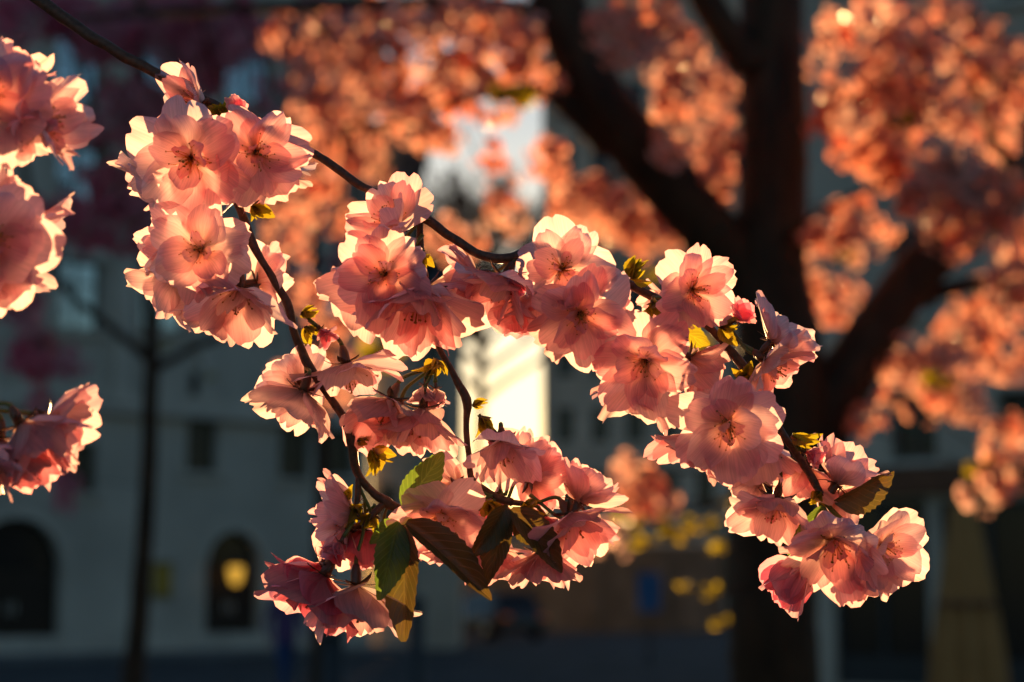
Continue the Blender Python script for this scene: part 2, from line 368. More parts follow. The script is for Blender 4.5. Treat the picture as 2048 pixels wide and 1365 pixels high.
# low building closing the street, under the sun
EA = (PY(880, 1173, 230).x, 230.0); EB = (PY(1130, 1173, 230).x, 230.0)
ef = plane_uz(EA, EB)
END = Facade('far_house', 'low house closing the far end of the sunlit street', EA, EB, 6.0, 10.0, 'wall_grey',
             [(x, x+1.0, 2.8, 4.4, 'win') for x in (1.5, 4, 6.5, 9, 11.5)])
pbr('wall_brown', (0.16, 0.13, 0.10), 0.9, 0.1, var=0.3, scale=1.0, bump=0.4, bscale=6)
wa = PY(925, 1173, 73.0)  # wall added across the gap to keep low sun off the ground
t = thing('shade_wall', 'added brown stone wall with coping, shading the end of the street', 'wall', (wa.x, 73.0, 0))
m = MB(); m.box((0,0,0),(9.5,.35,3.1)); m.build('wall_body', 'wall_brown', t, False)
m = MB(); m.box((-.08,-.08,3.102),(9.58,.43,3.26)); m.build('coping', 'trim_stone', t, False)
for x in (2.4, 4.8, 7.2):
    m = MB(); m.box((x-.25,-.12,0),(x+.25,-.002,3.1)); m.build('pilaster', 'wall_brown', t, False)
# pavement with kerb before the pale house
pv = MB(); n_ = Vector((math.sin(LEFT.rz), -math.cos(LEFT.rz), 0)); a = LEFT.A+n_*2.2; b = LEFT.B+n_*2.2
c0, c1 = LEFT.B+Vector((1.2, -.05, 0)), LEFT.A
pv.add([(a.x,a.y,.12),(b.x,b.y,.12),(c0.x,c0.y,.12),(c1.x,c1.y,.12),(a.x,a.y,-.02),(b.x,b.y,-.02),(c0.x,c0.y,-.02),(c1.x,c1.y,-.02)],
       [(0,1,2,3),(4,5,1,0),(5,6,2,1)])
tag(pv.build('pavement', 'pavement_stone', None, False), 'raised stone pavement along the pale town house', 'pavement', kind='structure')
# lantern burning in the smaller doorway, yellow sign on the wall
pbr('lamp_glow', (0.9, 0.6, 0.15), 0.5, 0.2, emit=(1.0, 0.50, 0.05), estr=0.35)
pbr('iron', (0.03, 0.03, 0.032), 0.5, 0.4, var=0.2)
def on_left(px, py, out):
    x, z = lf(px, py); return LEFT.A+LEFT.u*x+n_*out+Vector((0, 0, z))
lp = on_left(460, 1150, 0.25)
t = thing('lantern', 'glowing yellow lantern hanging in the narrower arched doorway', 'lantern', lp)
m = MB(); m.tube([Vector((0,0,-.24)), Vector((0,0,-.12)), Vector((0,0,.16)), Vector((0,0,.2))], [.07,.14,.18,.16], 10); m.build('glass', 'lamp_glow', t)
m = MB(); m.tube([Vector((0,0,.2)), Vector((0,0,.26)), Vector((0,0,.36))], [.21,.17,.03], 10); m.build('cap', 'iron', t)
m = MB(); m.tube([Vector((0,0,.34)), Vector((0,0,.62)), Vector((.0,.3,.66))], [.018,.018,.018], 6); m.build('hanger', 'iron', t)
pbr('sign_yellow', (0.42, 0.27, 0.04), 0.6, 0.3, var=0.1)
sp_ = on_left(322, 1160, 0.06)
t = thing('wall_sign', 'upright yellow sign on the pale wall between the doorways', 'sign', sp_, rz=LEFT.rz)
m = MB(); m.box((-.24,-.03,-.38),(.24,.03,.38)); m.build('panel', 'sign_yellow', t, False)
m = MB(); m.box((-.28,-.02,-.43),(.28,.055,-.385)); m.box((-.28,-.02,.385),(.28,.055,.43)); m.build('rail', 'iron', t, False)
# ------------------------------------------------------------------ flower pieces (shared meshes)
rng = random.Random(11)
def petal_data(name, seed, W, nu=12, nv=8, notch=0.09, bend=0.15, cup=0.25, ruf=0.05, mat='petal'):
    r = random.Random(seed); ph = [r.uniform(0, 6.28) for _ in range(4)]; side = r.uniform(-.12, .12)
    V, F, UV = [], [], []
    for j in range(nv+1):
        v = j/nv
        for i in range(nu+1):
            s = -1+2*i/nu
            L = 1-notch*math.exp(-((s-side)/.14)**2)-.52*(1-math.sqrt(max(0, 1-.96*s*s)))+.022*math.sin(6*s+ph[0])+.009*math.sin(13*s+ph[1])
            sm = min(1, v/.62); sm = sm*sm*(3-2*sm)
            wd = .085+(W-.085)*sm
            x = v*L+.0; y = s*wd+side*.25*v*v
            z = bend*x*x-bend*.35*x+cup*y*y*(1.1-v*.4)+ruf*v*v*(math.sin(2.6*s+ph[2])+.6*math.sin(6.5*s+ph[3])*v)
            V.append((x, y, z)); UV.append((s*.5+.5, v))
    for j in range(nv):
        for i in range(nu):
            a = j*(nu+1)+i; F.append((a, a+1, a+nu+2, a+nu+1))
    me = bpy.data.meshes.new(name); me.from_pydata(V, [], F)
    me.polygons.foreach_set('use_smooth', [True]*len(F))
    l = me.uv_layers.new(name='UVMap')
    for i, lo in enumerate(me.loops): l.data[i].uv = UV[lo.vertex_index]
    me.materials.append(MT[mat]); return me
PET = {}
for mat in ('petal', 'petal_pale', 'petal_deep'):
    PET[mat] = ([petal_data('petal', 10+i, rng.uniform(.36, .48), bend=rng.uniform(-.28, .34), cup=rng.uniform(.0, .6), ruf=rng.uniform(.04, .10), notch=rng.uniform(.04, .15), mat=mat) for i in range(10)],
                [petal_data('petal', 50+i, rng.uniform(.26, .36), bend=rng.uniform(-.1, .5), cup=rng.uniform(.2, .9), ruf=rng.uniform(.04, .12), notch=rng.uniform(.05, .2), mat=mat) for i in range(6)],
                [petal_data('petal', 80+i, .48, bend=-.75, cup=.75, ruf=.02, notch=.05, mat=mat) for i in range(3)])
def stamen_data(seed):
    r = random.Random(seed); mb = MB()
    for i in range(26):
        an = r.uniform(0, 6.28); sp = r.uniform(.04, 1.0); L = r.uniform(.27, .47)
        d = Vector((math.cos(an)*math.sin(sp), math.sin(an)*math.sin(sp), math.cos(sp)))
        side = Vector((math.cos(an+1.5), math.sin(an+1.5), 0))*r.uniform(-.05, .05)
        p = [d*L*t+side*math.sin(t*3.1)+Vector((math.cos(an), math.sin(an), 0))*(.02) for t in (0, .4, .75, 1)]
        mb.tube(p, [.0085, .007, .006, .005], 3, 0)
        e = p[-1]; q = .017
        mb.add([e+Vector(v)*q for v in ((1,0,0),(-1,0,0),(0,1,0),(0,-1,0),(0,0,1.3),(0,0,-1.3))],
               [(0,2,4),(2,1,4),(1,3,4),(3,0,4),(2,0,5),(1,2,5),(3,1,5),(0,3,5)], 1)
    mb.tube([Vector((0,0,0)), Vector((.01,.01,.25)), Vector((.03,.0,.47)), Vector((.035,0,.5))], [.014,.011,.011,.026], 5, 1)
    o = mb.build('stamens', ['filament', 'anther']); me = o.data; bpy.data.objects.remove(o); return me
STA = [stamen_data(i) for i in range(4)]
def calyx_data(seed):
    r = random.Random(seed); mb = MB()
    mb.tube([Vector((0,0,-.34)), Vector((0,0,-.30)), Vector((0,0,-.20)), Vector((0,0,-.08)), Vector((0,0,-.01)), Vector((0,0,.01))], [.03,.055,.085,.085,.10,.06], 9)
    for i in range(5):
        an = 6.283*i/5+r.uniform(-.1, .1); c, s = math.cos(an), math.sin(an); L = r.uniform(.24, .31); dz = r.uniform(-.14, .02)
        t = Vector((c, s, 0)); b = Vector((-s, c, 0))
        V = []
        for q, wd in ((0, .05), (.4, .065), (.75, .04), (1, .004)):
            ctr = t*(.08+L*q)+Vector((0, 0, -.015+dz*q*q)); V += [ctr-b*wd, ctr+b*wd, ctr+Vector((0, 0, -.012))]
        F = []
        for q in range(3):
            o = q*3; F += [(o, o+1, o+4, o+3), (o+1, o+2, o+5, o+4), (o+2, o, o+3, o+5)]
        mb.add(V, F)
    o = mb.build('flower', ['calyx_red']); me = o.data; bpy.data.objects.remove(o); return me
CAL = [calyx_data(i) for i in range(4)]
def flower(parent, base, pos, R, axis, e0, tint, r, nfac=1.0, inner=True):
    z = axis.normalized(); x = z.orthogonal().normalized(); y = z.cross(x)
    M = Matrix((x, y, z)).transposed().to_4x4(); M = M @ Matrix.Rotation(r.uniform(0, 6.28), 4, 'Z')
    o = bpy.data.objects.new('flower', r.choice(CAL)); COL.objects.link(o); o.parent = parent
    o.matrix_local = Matrix.Translation(pos-base) @ M @ Matrix.Scale(R, 4)
    sets = PET[tint]
    if e0 >= 70: rings = [(5, .95, e0, 2), (4, .9, e0+8, 2)]
    else:
        rings = [(6, 1.05, e0-4, 0), (5, .93, e0+7, 0), (3, .72, e0+18, 0)]
        if inner: rings.append((2, .42, e0+38, 1))
    for k, (n, L, e, ty) in enumerate(rings):
        n = max(3, round(n*nfac)); off = r.uniform(0, 6.28)
        for i in range(n):
            an = off+6.283*i/n+r.uniform(-.16, .16)
            el = R_(e+r.uniform(-11, 11)); sc = L*r.uniform(.88, 1.07)
            m = (Matrix.Rotation(an, 4, 'Z') @ Matrix.Translation((.05, 0, .004+.012*k)) @ Matrix.Rotation(-el, 4, 'Y')
                 @ Matrix.Rotation(R_(r.uniform(-16, 16)), 4, 'X') @ Matrix.Diagonal((sc, sc*r.uniform(.88, 1.1), sc*r.choice((.7, 1, 1.2, -.5)) if ty == 0 else sc, 1)))
            link('petal', r.choice(sets[ty]), o, m)
    if e0 < 70: link('stamens', r.choice(STA), o, Matrix.Translation((0, 0, .01)) @ Matrix.Scale(r.uniform(.9, 1.1), 4))
    return o
def stalk(parent, base, a, b, axis, Rr, r, mat='stalk_green', rad=.00075):
    end = b-axis*(.31*Rr); L = (end-a).length
    sag = Vector((r.uniform(-.2, .2), r.uniform(-.2, .2), -.25))*L*.4
    p = bez(a, a+(end-a)*.35+sag, end-axis*L*.35, end, 9)
    V, F = tube(p, [rad*(1.25 if i in (0,) else 1.0+.35*(i/9)**4) for i in range(10)], 7)
    return mk('flower_stalk', V, F, mat, parent, base=base)
# leaves
def leaf_data(name, seed, W, fold, curl, mat, n=22, twist=.0):
    r = random.Random(seed); V, F, UV = [], [], []; na = 6
    ph = r.uniform(0, 6)
    for j in range(n+1):
        v = j/n; wd = W*(math.sin(math.pi*min(1, v**.85*.985+.01))**.85)*(1-.25*v)+.012
        tooth = (.06 if j % 2 else -.02)*(1 if 2 < j < n-1 else 0)
        for i in range(na+1):
            s = -1+2*i/na
            y = s*wd*(1+(tooth if abs(s) > .99 else 0)); x = v+(.012 if abs(s) > .99 and j % 2 else 0)
            z = abs(y)*math.tan(fold)*(1-.3*abs(s))-curl*v*v+.02*math.sin(9*v+ph+2*s)*abs(s)
            a = twist*v; V.append((x, y*math.cos(a)-z*math.sin(a), y*math.sin(a)+z*math.cos(a))); UV.append((s*.5+.5, v))
    for j in range(n):
        for i in range(na):
            q = j*(na+1)+i; F.append((q, q+1, q+na+2, q+na+1))
    me = bpy.data.meshes.new(name); me.from_pydata(V, [], F); me.polygons.foreach_set('use_smooth', [True]*len(F))
    l = me.uv_layers.new(name='UVMap')
    for i, lo in enumerate(me.loops): l.data[i].uv = UV[lo.vertex_index]
    me.materials.append(MT[mat]); return me
def place_leaf(parent, base, a, b, roll, W, fold, curl, mat, seed, name='leaf', me=None, twist=0.0):
    d = b-a; L = d.length; x = d.normalized(); n0 = -FW; z = (n0-x*n0.dot(x)).normalized(); y = z.cross(x)
    M = Matrix((x, y, z)).transposed().to_4x4() @ Matrix.Rotation(R_(roll), 4, 'X')
    if me is None: me = leaf_data(name, seed, W, R_(fold), curl, mat, twist=twist)
    return link(name, me, parent, Matrix.Translation(a-base) @ M @ Matrix.Scale(L, 4))
YOUNG = [leaf_data('young_leaf', 300+i, .2+.03*i, R_(35+5*i), .25-.1*i, 'leaf_young', n=12) for i in range(4)]
def tuft(parent, base, pos, d, size, n, r):
    for i in range(n):
        v = (d+Vector((r.uniform(-1, 1), r.uniform(-1, 1), r.uniform(-1, 1)))*.65).normalized()
        place_leaf(parent, base, pos, pos+v*size*r.uniform(.6, 1.1), r.uniform(-90, 90), 0, 0, 0, '', 0, 'young_leaf', r.choice(YOUNG))
    mb = MB()
    for i in range(5):
        v = (d+Vector((r.uniform(-1, 1), r.uniform(-1, 1), r.uniform(-1, 1)))*.9).normalized(); q = size*.3; s = v.orthogonal()*q*.3
        mb.add([pos-s, pos+s, pos+v*q+s*.6, pos+v*q*1.5, pos+v*q-s*.6], [(0,1,2,3,4)])
        mb.add([pos-s+v.cross(s)*.5, pos+v*q*.8, pos+s], [(0,1,2)])
    mb.build('bud_scale', 'bud_scale', parent, base=base)
def twig(parent, base, pts, rads, r, name='twig', mat='twig_bark'):
    p, q = crom(pts, rads, 6)
    q = [x*(1+.12*noise.noise(pp*180)) for x, pp in zip(q, p)]
    p = [pp+Vector((noise.noise(pp*90), noise.noise(pp*90+Vector((5,5,5))), noise.noise(pp*90+Vector((9,1,3)))))*q[i]*.35 for i, pp in enumerate(p)]
    V, F = tube(p, q, 12, True, .05, r)
    return mk(name, V, F, mat, parent, base=base)
# ------------------------------------------------------------------ blossoming branches in focus
PX = K*FOCUS          # metres per photo pixel at the focus distance
def D(cm): return FOCUS+cm/100
def branch(label, path, flowers, tufts, leaves, seed, stems=(), d0=0.0, name='cherry_branch'):
    r = random.Random(seed)
    pts = [P(x, y, D(dz+d0)) for x, y, dz, _ in path]; rads = [wd*PX*.41 for *_, wd in path]
    base = pts[0].copy()
    t = thing(name, label, 'branch', base, 'blossoming cherry branches')
    twig(t, base, pts, rads, r)
    for sp in stems:
        twig(t, base, [P(x, y, D(dz+d0)) for x, y, dz, _ in sp], [wd*PX*.36 for *_, wd in sp], r, 'side_twig')
    for f in flowers:
        px, py, R, (a, b, c), e0, dz, tint, nx, ny = f[:9]
        dd = D(dz+d0); pos = P(px, py, dd); ax = DV(a, b, c); RR = R*K*dd*r.uniform(.91, 1.05); e0 = e0+r.uniform(-7, 9) if e0 < 60 else e0
        flower(t, base, pos, RR, ax, e0, {0: 'petal', 1: 'petal_pale', 2: 'petal_deep'}[tint], r)
        if nx is not None: stalk(t, base, P(nx, ny, D(d0)), pos, ax, RR, r)
    for px, py, (a, b, c), size, n in tufts:
        tuft(t, base, P(px, py, D(d0-.2)), DV(a, b, c), size*PX*.8, n+3, r)
    for i, (x0, y0, x1, y1, z0, z1, roll, W, fold, curl, mat) in enumerate(leaves):
        place_leaf(t, base, P(x0, y0, D(z0+d0)), P(x1, y1, D(z1+d0)), roll, W, fold, curl, mat, seed*50+i)
    return t
A = branch('long cherry branch sloping down across the others to a full spray before the dark trunk',
  [(20,-45,2,30),(110,25,1.6,30),(210,90,1.2,28),(300,141,.9,27),(400,196,.6,24),(480,236,.5,22),(560,279,.5,20),(640,315,.4,20),(720,370,.3,20),(800,410,.2,20),
   (850,436,.1,24),(905,474,0,22),(960,510,0,22),(1020,517,0,26),(1060,503,.4,24),(1120,522,1.0,18),(1220,552,1.0,20),(1300,592,.8,22),(1390,635,.5,20),(1450,690,.3,19),(1492,742,.2,24),
   (1540,822,.2,17),(1580,890,.1,17),(1620,950,0,20),(1642,990,0,18)],
  [ # px, py, R, facing(right, up, to camera), opening, depth cm, tint, node
   (398,212,104,(-.72,.12,.55),34,.4,0,430,232), (382,318,118,(-.12,-.22,.95),12,-1.6,0,438,262), (512,305,116,(.28,-.1,.93),14,-1.2,0,440,262),
   (325,360,100,(-.8,-.5,-.1),30,1.2,1,432,262), (525,345,105,(.45,-.85,-.15),28,.8,1,445,262),
   (770,548,110,(-.05,0,1),10,-1.6,0,845,470), (790,450,104,(-.35,.6,.62),30,-.5,0,838,440), (842,580,138,(-.12,-.86,.46),40,-.9,0,846,520),
   (745,575,118,(-.65,-.55,-.3),30,.8,1,845,470), (852,575,120,(.5,-.8,-.15),35,.7,1,846,500),
   (1010,556,130,(-.42,-.78,.4),38,-.6,0,1030,520), (1125,538,98,(.02,.22,.95),16,-1.4,0,1060,508), (1160,628,112,(.02,-.28,.95),16,-1.7,0,1225,556),
   (1165,655,108,(.05,-.95,-.1),36,.9,1,1222,556), (1078,585,118,(.05,-.92,.3),38,.3,0,1062,508), (955,548,85,(-.85,-.1,.1),40,.6,0,1022,520),
   (1210,600,80,(.7,-.15,.2),30,.8,1,1225,556),
   (1385,580,92,(.42,.02,.88),26,-.6,0,1310,598), (1290,722,112,(-.15,-.38,.9),20,-1.4,0,1305,600), (1285,760,120,(-.3,-.9,-.1),34,.6,1,1305,602),
   (1378,716,100,(.75,-.5,-.35),30,.4,0,1310,602), (1345,600,75,(-.5,-.5,-.4),30,1.0,1,1305,596),
   (1543,684,100,(.62,.6,-.05),34,-.3,1,1462,660), (1530,722,108,(.62,-.55,.35),28,-.6,0,1470,680),
   (1455,848,122,(0,-.34,.94),16,-1.8,1,1495,750), (1395,868,112,(-.35,-.9,.05),34,-.2,0,1490,750), (1505,880,110,(.1,-.97,-.05),36,.5,0,1495,752),
   (1430,800,85,(-.5,.3,-.4),24,.8,1,1490,748),
   (1552,1000,112,(-.28,-.78,.5),38,-.4,0,1560,915), (1610,930,104,(-.3,-.85,-.3),30,.9,0,1600,925), (1520,960,95,(-.7,-.5,-.2),34,.9,1,1565,925),
   (1672,968,100,(.42,.62,-.1),36,.4,0,1640,985), (1668,1000,84,(.7,-.5,-.25),30,.8,0,1642,990),
   (1668,1082,122,(-.12,-.58,.78),28,-1.2,0,1640,992), (1762,1092,106,(.42,-.28,.85),24,-.9,1,1645,992), (1612,1128,108,(-.62,-.72,.1),56,-.4,2,1640,992),
   (1720,1110,110,(.25,-.92,-.1),34,.3,0,1642,992),
   (1470,640,48,(.5,.5,.6),76,-.6,2,1445,655), (1330,628,44,(.2,-.9,.4),78,-1.0,2,1308,600), (1612,905,40,(.7,-.3,.4),78,-.5,2,1585,872), (462,228,42,(.5,.5,.5),78,-.6,2,436,225), (1040,548,46,(-.3,-.9,.4),76,-1.2,2,1024,520)],
  [(440,236,(.1,.4,.6),62,6), (838,440,(.3,.2,.3),26,3), (848,512,(.1,-.4,.5),40,4), (1262,556,(.5,.4,.5),66,6), (1308,606,(0,-.6,.5),52,5), (1440,652,(.6,.0,.5),66,6),
   (1495,750,(-.4,-.1,.6),58,5), (1585,872,(.6,-.3,.4),72,7), (1638,985,(-.3,-.5,.7),48,5), (1056,505,(-.2,.2,.4),34,3)],
  [(1668,1004,1792,946,-.5,-.2,35,.30,48,.06,'leaf_bronze'), (1645,1012,1578,1112,-.4,-.6,-30,.26,30,.05,'leaf_green'), (1642,1014,1652,1092,-.3,-.4,50,.24,40,0,'leaf_green'),
   (1320,640,1420,690,1.8,2,20,.3,20,0,'leaf_young')], 1)
B = branch('drooping cherry twig ending in dark leaves and deep pink hanging flowers',
  [(428,208,.4,20),(440,275,.6,18),(458,360,.4,18),(480,420,.2,20),(496,466,0,26),(530,532,0,17),(572,604,0,22),(590,668,0,19),(612,722,0,24),(650,780,0,19),(690,842,0,22),(706,880,0,28),(712,940,0,20),(742,985,0,20),(772,1003,0,28),(800,1018,0,22)],
  [(402,500,120,(-.06,.02,1),8,-1.8,1,494,462), (478,578,128,(-.04,-.84,.54),36,-.9,1,474,520), (352,556,100,(-.7,-.45,-.3),26,.7,1,492,466), (512,566,98,(.72,.05,-.4),22,1.0,1,496,470),
   (345,500,82,(-.8,.1,-.4),22,.9,1,490,466), (430,600,95,(-.3,-.9,-.1),34,.4,1,494,468),
   (606,782,118,(-.3,-.8,-.12),34,-.7,1,612,735), (692,728,112,(.22,-.93,.2),14,-.2,1,618,640), (600,770,82,(-.5,.5,-.5),22,.5,1,612,730),
   (706,1028,104,(-.9,.3,.15),38,-.1,1,714,960), (700,1060,90,(-.8,-.45,.1),34,.5,1,730,1000), (726,1058,98,(-.1,-.95,-.2),36,.6,2,750,1010),
   (642,1132,100,(-.86,-.5,.15),74,-.3,2,705,1035), (648,1152,128,(-.42,-.86,.25),46,-.8,2,700,1040), (712,1172,136,(.02,-.95,.26),40,-1.0,1,728,1050), (772,1070,90,(.1,-.9,.0),36,.8,0,775,1010), (680,1085,44,(-.5,-.8,.4),78,-1.2,2,712,1020), (640,660,40,(.6,-.6,.4),78,-.4,2,606,625)],
  [(505,412,(.5,-.5,.3),60,5), (604,628,(.8,.2,.3),40,3), (612,655,(.6,-.6,.4),46,5), (716,880,(.8,-.1,.3),36,4), (745,900,(.4,-.8,.4),72,6), (722,1015,(-.5,-.3,.5),56,6), (745,1030,(0,-.6,.8),56,6), (696,1000,(-.3,.6,.6),44,3)],
  [(806,1018,888,906,-1.2,-1.0,22,.30,16,.05,'leaf_green'), (796,1044,762,1200,-1.6,-2.6,-22,.25,28,.08,'leaf_green'), (806,1050,814,1284,-1.4,-2.2,25,.20,36,-.05,'leaf_bronze'),
   (812,1046,990,1188,-1.8,-2.6,-35,.16,55,.14,'leaf_bronze'), (800,1040,850,1060,-.6,-1,10,.3,30,.1,'leaf_green'), (800,1044,740,1085,-.6,-1,10,.3,40,.2,'leaf_green')], 2,
  stems=[[(716,955,0,18),(714,1000,-.2,16),(705,1040,-.4,14)], [(772,1003,0,20),(745,1030,-.3,18),(728,1052,-.5,15)]])
C = branch('thin cherry twig hanging in the bright gap with flowers and brown leaves at its tip',
  [(838,436,.1,18),(842,500,.2,16),(852,580,.2,15),(872,680,.1,15),(905,745,0,16),(934,798,0,24),(933,850,0,15),(938,910,0,15),(945,960,.1,17),(985,990,.1,19),(1025,1005,0,22)],
  [(846,818,112,(-.05,-.9,.36),36,-.6,0,872,722), (782,800,112,(-.32,-.82,.42),36,-.5,0,868,728), (800,830,96,(-.1,-.95,-.1),34,.5,1,868,728),
   (884,1030,108,(-.05,-.5,.86),26,-.6,1,985,992), (1004,884,106,(.05,-.8,.45),34,-.9,1,1000,985), (915,975,85,(-.5,-.1,-.5),30,.7,0,985,992), (1058,958,92,(.62,.05,-.5),32,.6,0,1015,1000),
   (1156,1004,104,(.32,.66,-.3),34,-.2,0,1060,990), (1138,1030,116,(.42,-.72,.45),36,-.7,0,1050,1010), (1080,1104,102,(.02,-.92,.3),32,-.2,0,1048,1020), (930,1075,98,(-.15,-.95,.0),34,.4,0,990,998),
   (992,1000,86,(-.2,-.85,-.4),36,.8,2,1010,1000), (1090,1035,70,(.4,-.6,.3),74,.2,2,1050,1010), (985,1095,90,(.1,-.95,-.2),34,.8,0,1015,1006), (1040,930,80,(.5,.3,-.6),26,1.2,1,1010,990), (850,772,46,(-.1,-.95,.3),76,-.2,1,872,718), (872,778,44,(.1,-.95,.3),78,-.1,1,874,720), (985,868,40,(.4,-.8,.3),78,-.3,2,958,830)],
  [(872,722,(0,-.5,.4),62,5), (946,812,(.8,.2,.3),38,3), (962,835,(.4,-.8,.3),66,4), (985,1005,(-.2,-.6,.7),62,6), (1048,1012,(.5,.1,.6),58,5)],
  [(1012,1010,946,1118,-1.8,-2.2,-25,.25,40,.1,'leaf_bronze'), (1018,1018,972,1170,-1.6,-1.9,25,.21,36,.05,'leaf_bronze'), (1022,1018,1130,1142,-1.9,-2.0,-30,.22,45,.1,'leaf_bronze'), (1022,1024,1100,1110,-1.6,-1.4,40,.2,45,.1,'leaf_bronze')], 3,
  stems=[[(1025,1005,0,18),(1048,1008,-.2,14)]])
# nearer sprays reaching in past the frame edge
branch('soft pale cherry spray with two overlapping rows of blossom close to the lens',
  [(-190,120,-1,26),(-110,180,0,22),(-50,260,0,20),(-20,330,0,18),(-60,420,0,16)],
  [(-25,200,135,(.1,.05,1),12,-1,0,-50,250), (74,246,122,(.86,.12,.3),32,.2,0,-30,260), (30,255,110,(.35,-.85,.25),36,0,0,-35,280), (20,160,95,(.4,.7,.2),28,1,0,-45,250),
   (-22,480,142,(.12,-.1,.97),14,-1,1,-50,400), (0,470,150,(.5,-.5,-.2),26,.8,1,-45,400), (-5,430,118,(.8,.3,-.3),26,1,1,-45,400), (-20,520,130,(.15,-.95,.1),34,.2,0,-50,410)],
  [(-35,270,(.3,0,.6),50,4)], [], 4, d0=-11)
branch('soft pink cherry spray with a dark red calyx hanging below the overlapping pale spray',
  [(-170,740,0,24),(-90,790,0,20),(-30,815,0,18)],
  [(42,850,140,(.5,-.82,.2),34,-.2,0,-40,810), (95,838,112,(.85,-.25,.1),34,.6,1,-35,812), (0,880,132,(.0,-.95,.25),34,.3,0,-40,812), (-30,900,120,(-.2,-.8,.5),30,-.6,0,-45,812)],
  [], [], 5, d0=-11)
# ------------------------------------------------------------------ cherry trees
def cluster_data(seed, nfl=9):
    """a ball of blossom as it grows on a spur: nfl loose flowers of a dozen petals each (unit: metres)"""
    r = random.Random(seed); V, F, UV, MI = [], [], [], []
    for k in range(nfl):
        while True:
            d = Vector((r.uniform(-1, 1), r.uniform(-1, 1), r.uniform(-1, .8)))
            if .2 < d.length < 1: break
        c = d.normalized()*r.uniform(.03, .068)+Vector((0, 0, -.02)); z = (d.normalized()+Vector((0, 0, -.35))).normalized(); x = z.orthogonal().normalized(); y = z.cross(x)
        for ring, (n, L, e) in enumerate(((5, .024, 15), (4, .019, 42))):
            o = r.uniform(0, 6.28)
            for i in range(n):
                an = o+6.283*i/n; el = R_(e+r.uniform(-14, 14)); q = x*math.cos(an)+y*math.sin(an); t = q*math.cos(el)+z*math.sin(el); s = z.cross(q)
                L2 = L*r.uniform(.85, 1.1); nn = t.cross(s)
                b = len(V); cu = r.uniform(-.2, .3)
                for vv, ww in ((.05, .06), (.5, .36), (.85, .46), (1.0, .22)):
                    for sg in (-1, 1):
                        V.append(c+t*L2*vv+s*sg*L2*ww+nn*(-L2*cu*vv*vv)+nn*L2*r.uniform(-.05, .05)); UV.append((.5+.5*sg, vv))
                for j in range(3): F.append((b+2*j, b+2*j+1, b+2*j+3, b+2*j+2)); MI.append(0)
        b = len(V)
        V += [c-z*.012, Vector((0, 0, .035)), c-z*.012+x*.002, Vector((.002, 0, .035))]; UV += [(0, 0)]*4; F.append((b, b+2, b+3, b+1)); MI.append(1)
    me = bpy.data.meshes.new('blossom_cluster'); me.from_pydata(V, [], F); me.polygons.foreach_set('use_smooth', [True]*len(F))
    l = me.uv_layers.new(name='UVMap')
    for i, lo in enumerate(me.loops): l.data[i].uv = UV[lo.vertex_index]
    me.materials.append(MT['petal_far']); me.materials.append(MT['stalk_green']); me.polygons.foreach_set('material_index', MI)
    return me
CLU = [cluster_data(i, 8+i % 5) for i in range(8)]
CLU_SHADE = [m.copy() for m in CLU]
for m in CLU_SHADE: m.materials[0] = MT['petal_mauve_shade']
def tuft_far_data(seed):
    r = random.Random(seed); V, F, UV = [], [], []
    for k in range(12):
        d = Vector((r.uniform(-1, 1), r.uniform(-1, 1), r.uniform(-.3, 1))).normalized(); s = d.orthogonal().normalized(); s.rotate(Matrix.Rotation(r.uniform(0, 6), 3, d)); L = r.uniform(.03, .055); n = d.cross(s)
        b = len(V)
        for v, wd in ((0, .03), (.4, .22), (.75, .16), (1, .01)):
            V += [d*L*v-s*L*wd+n*L*.12*v, d*L*v+s*L*wd+n*L*.12*v]; UV += [(0, v), (1, v)]
        for j in range(3): F.append((b+2*j, b+2*j+1, b+2*j+3, b+2*j+2))
    me = bpy.data.meshes.new('leaf_tuft'); me.from_pydata(V, [], F)
    l = me.uv_layers.new(name='UVMap')
    for i, lo in enumerate(me.loops): l.data[i].uv = UV[lo.vertex_index]
    me.materials.append(MT['leaf_young']); return me
TUF = [tuft_far_data(i) for i in range(3)]
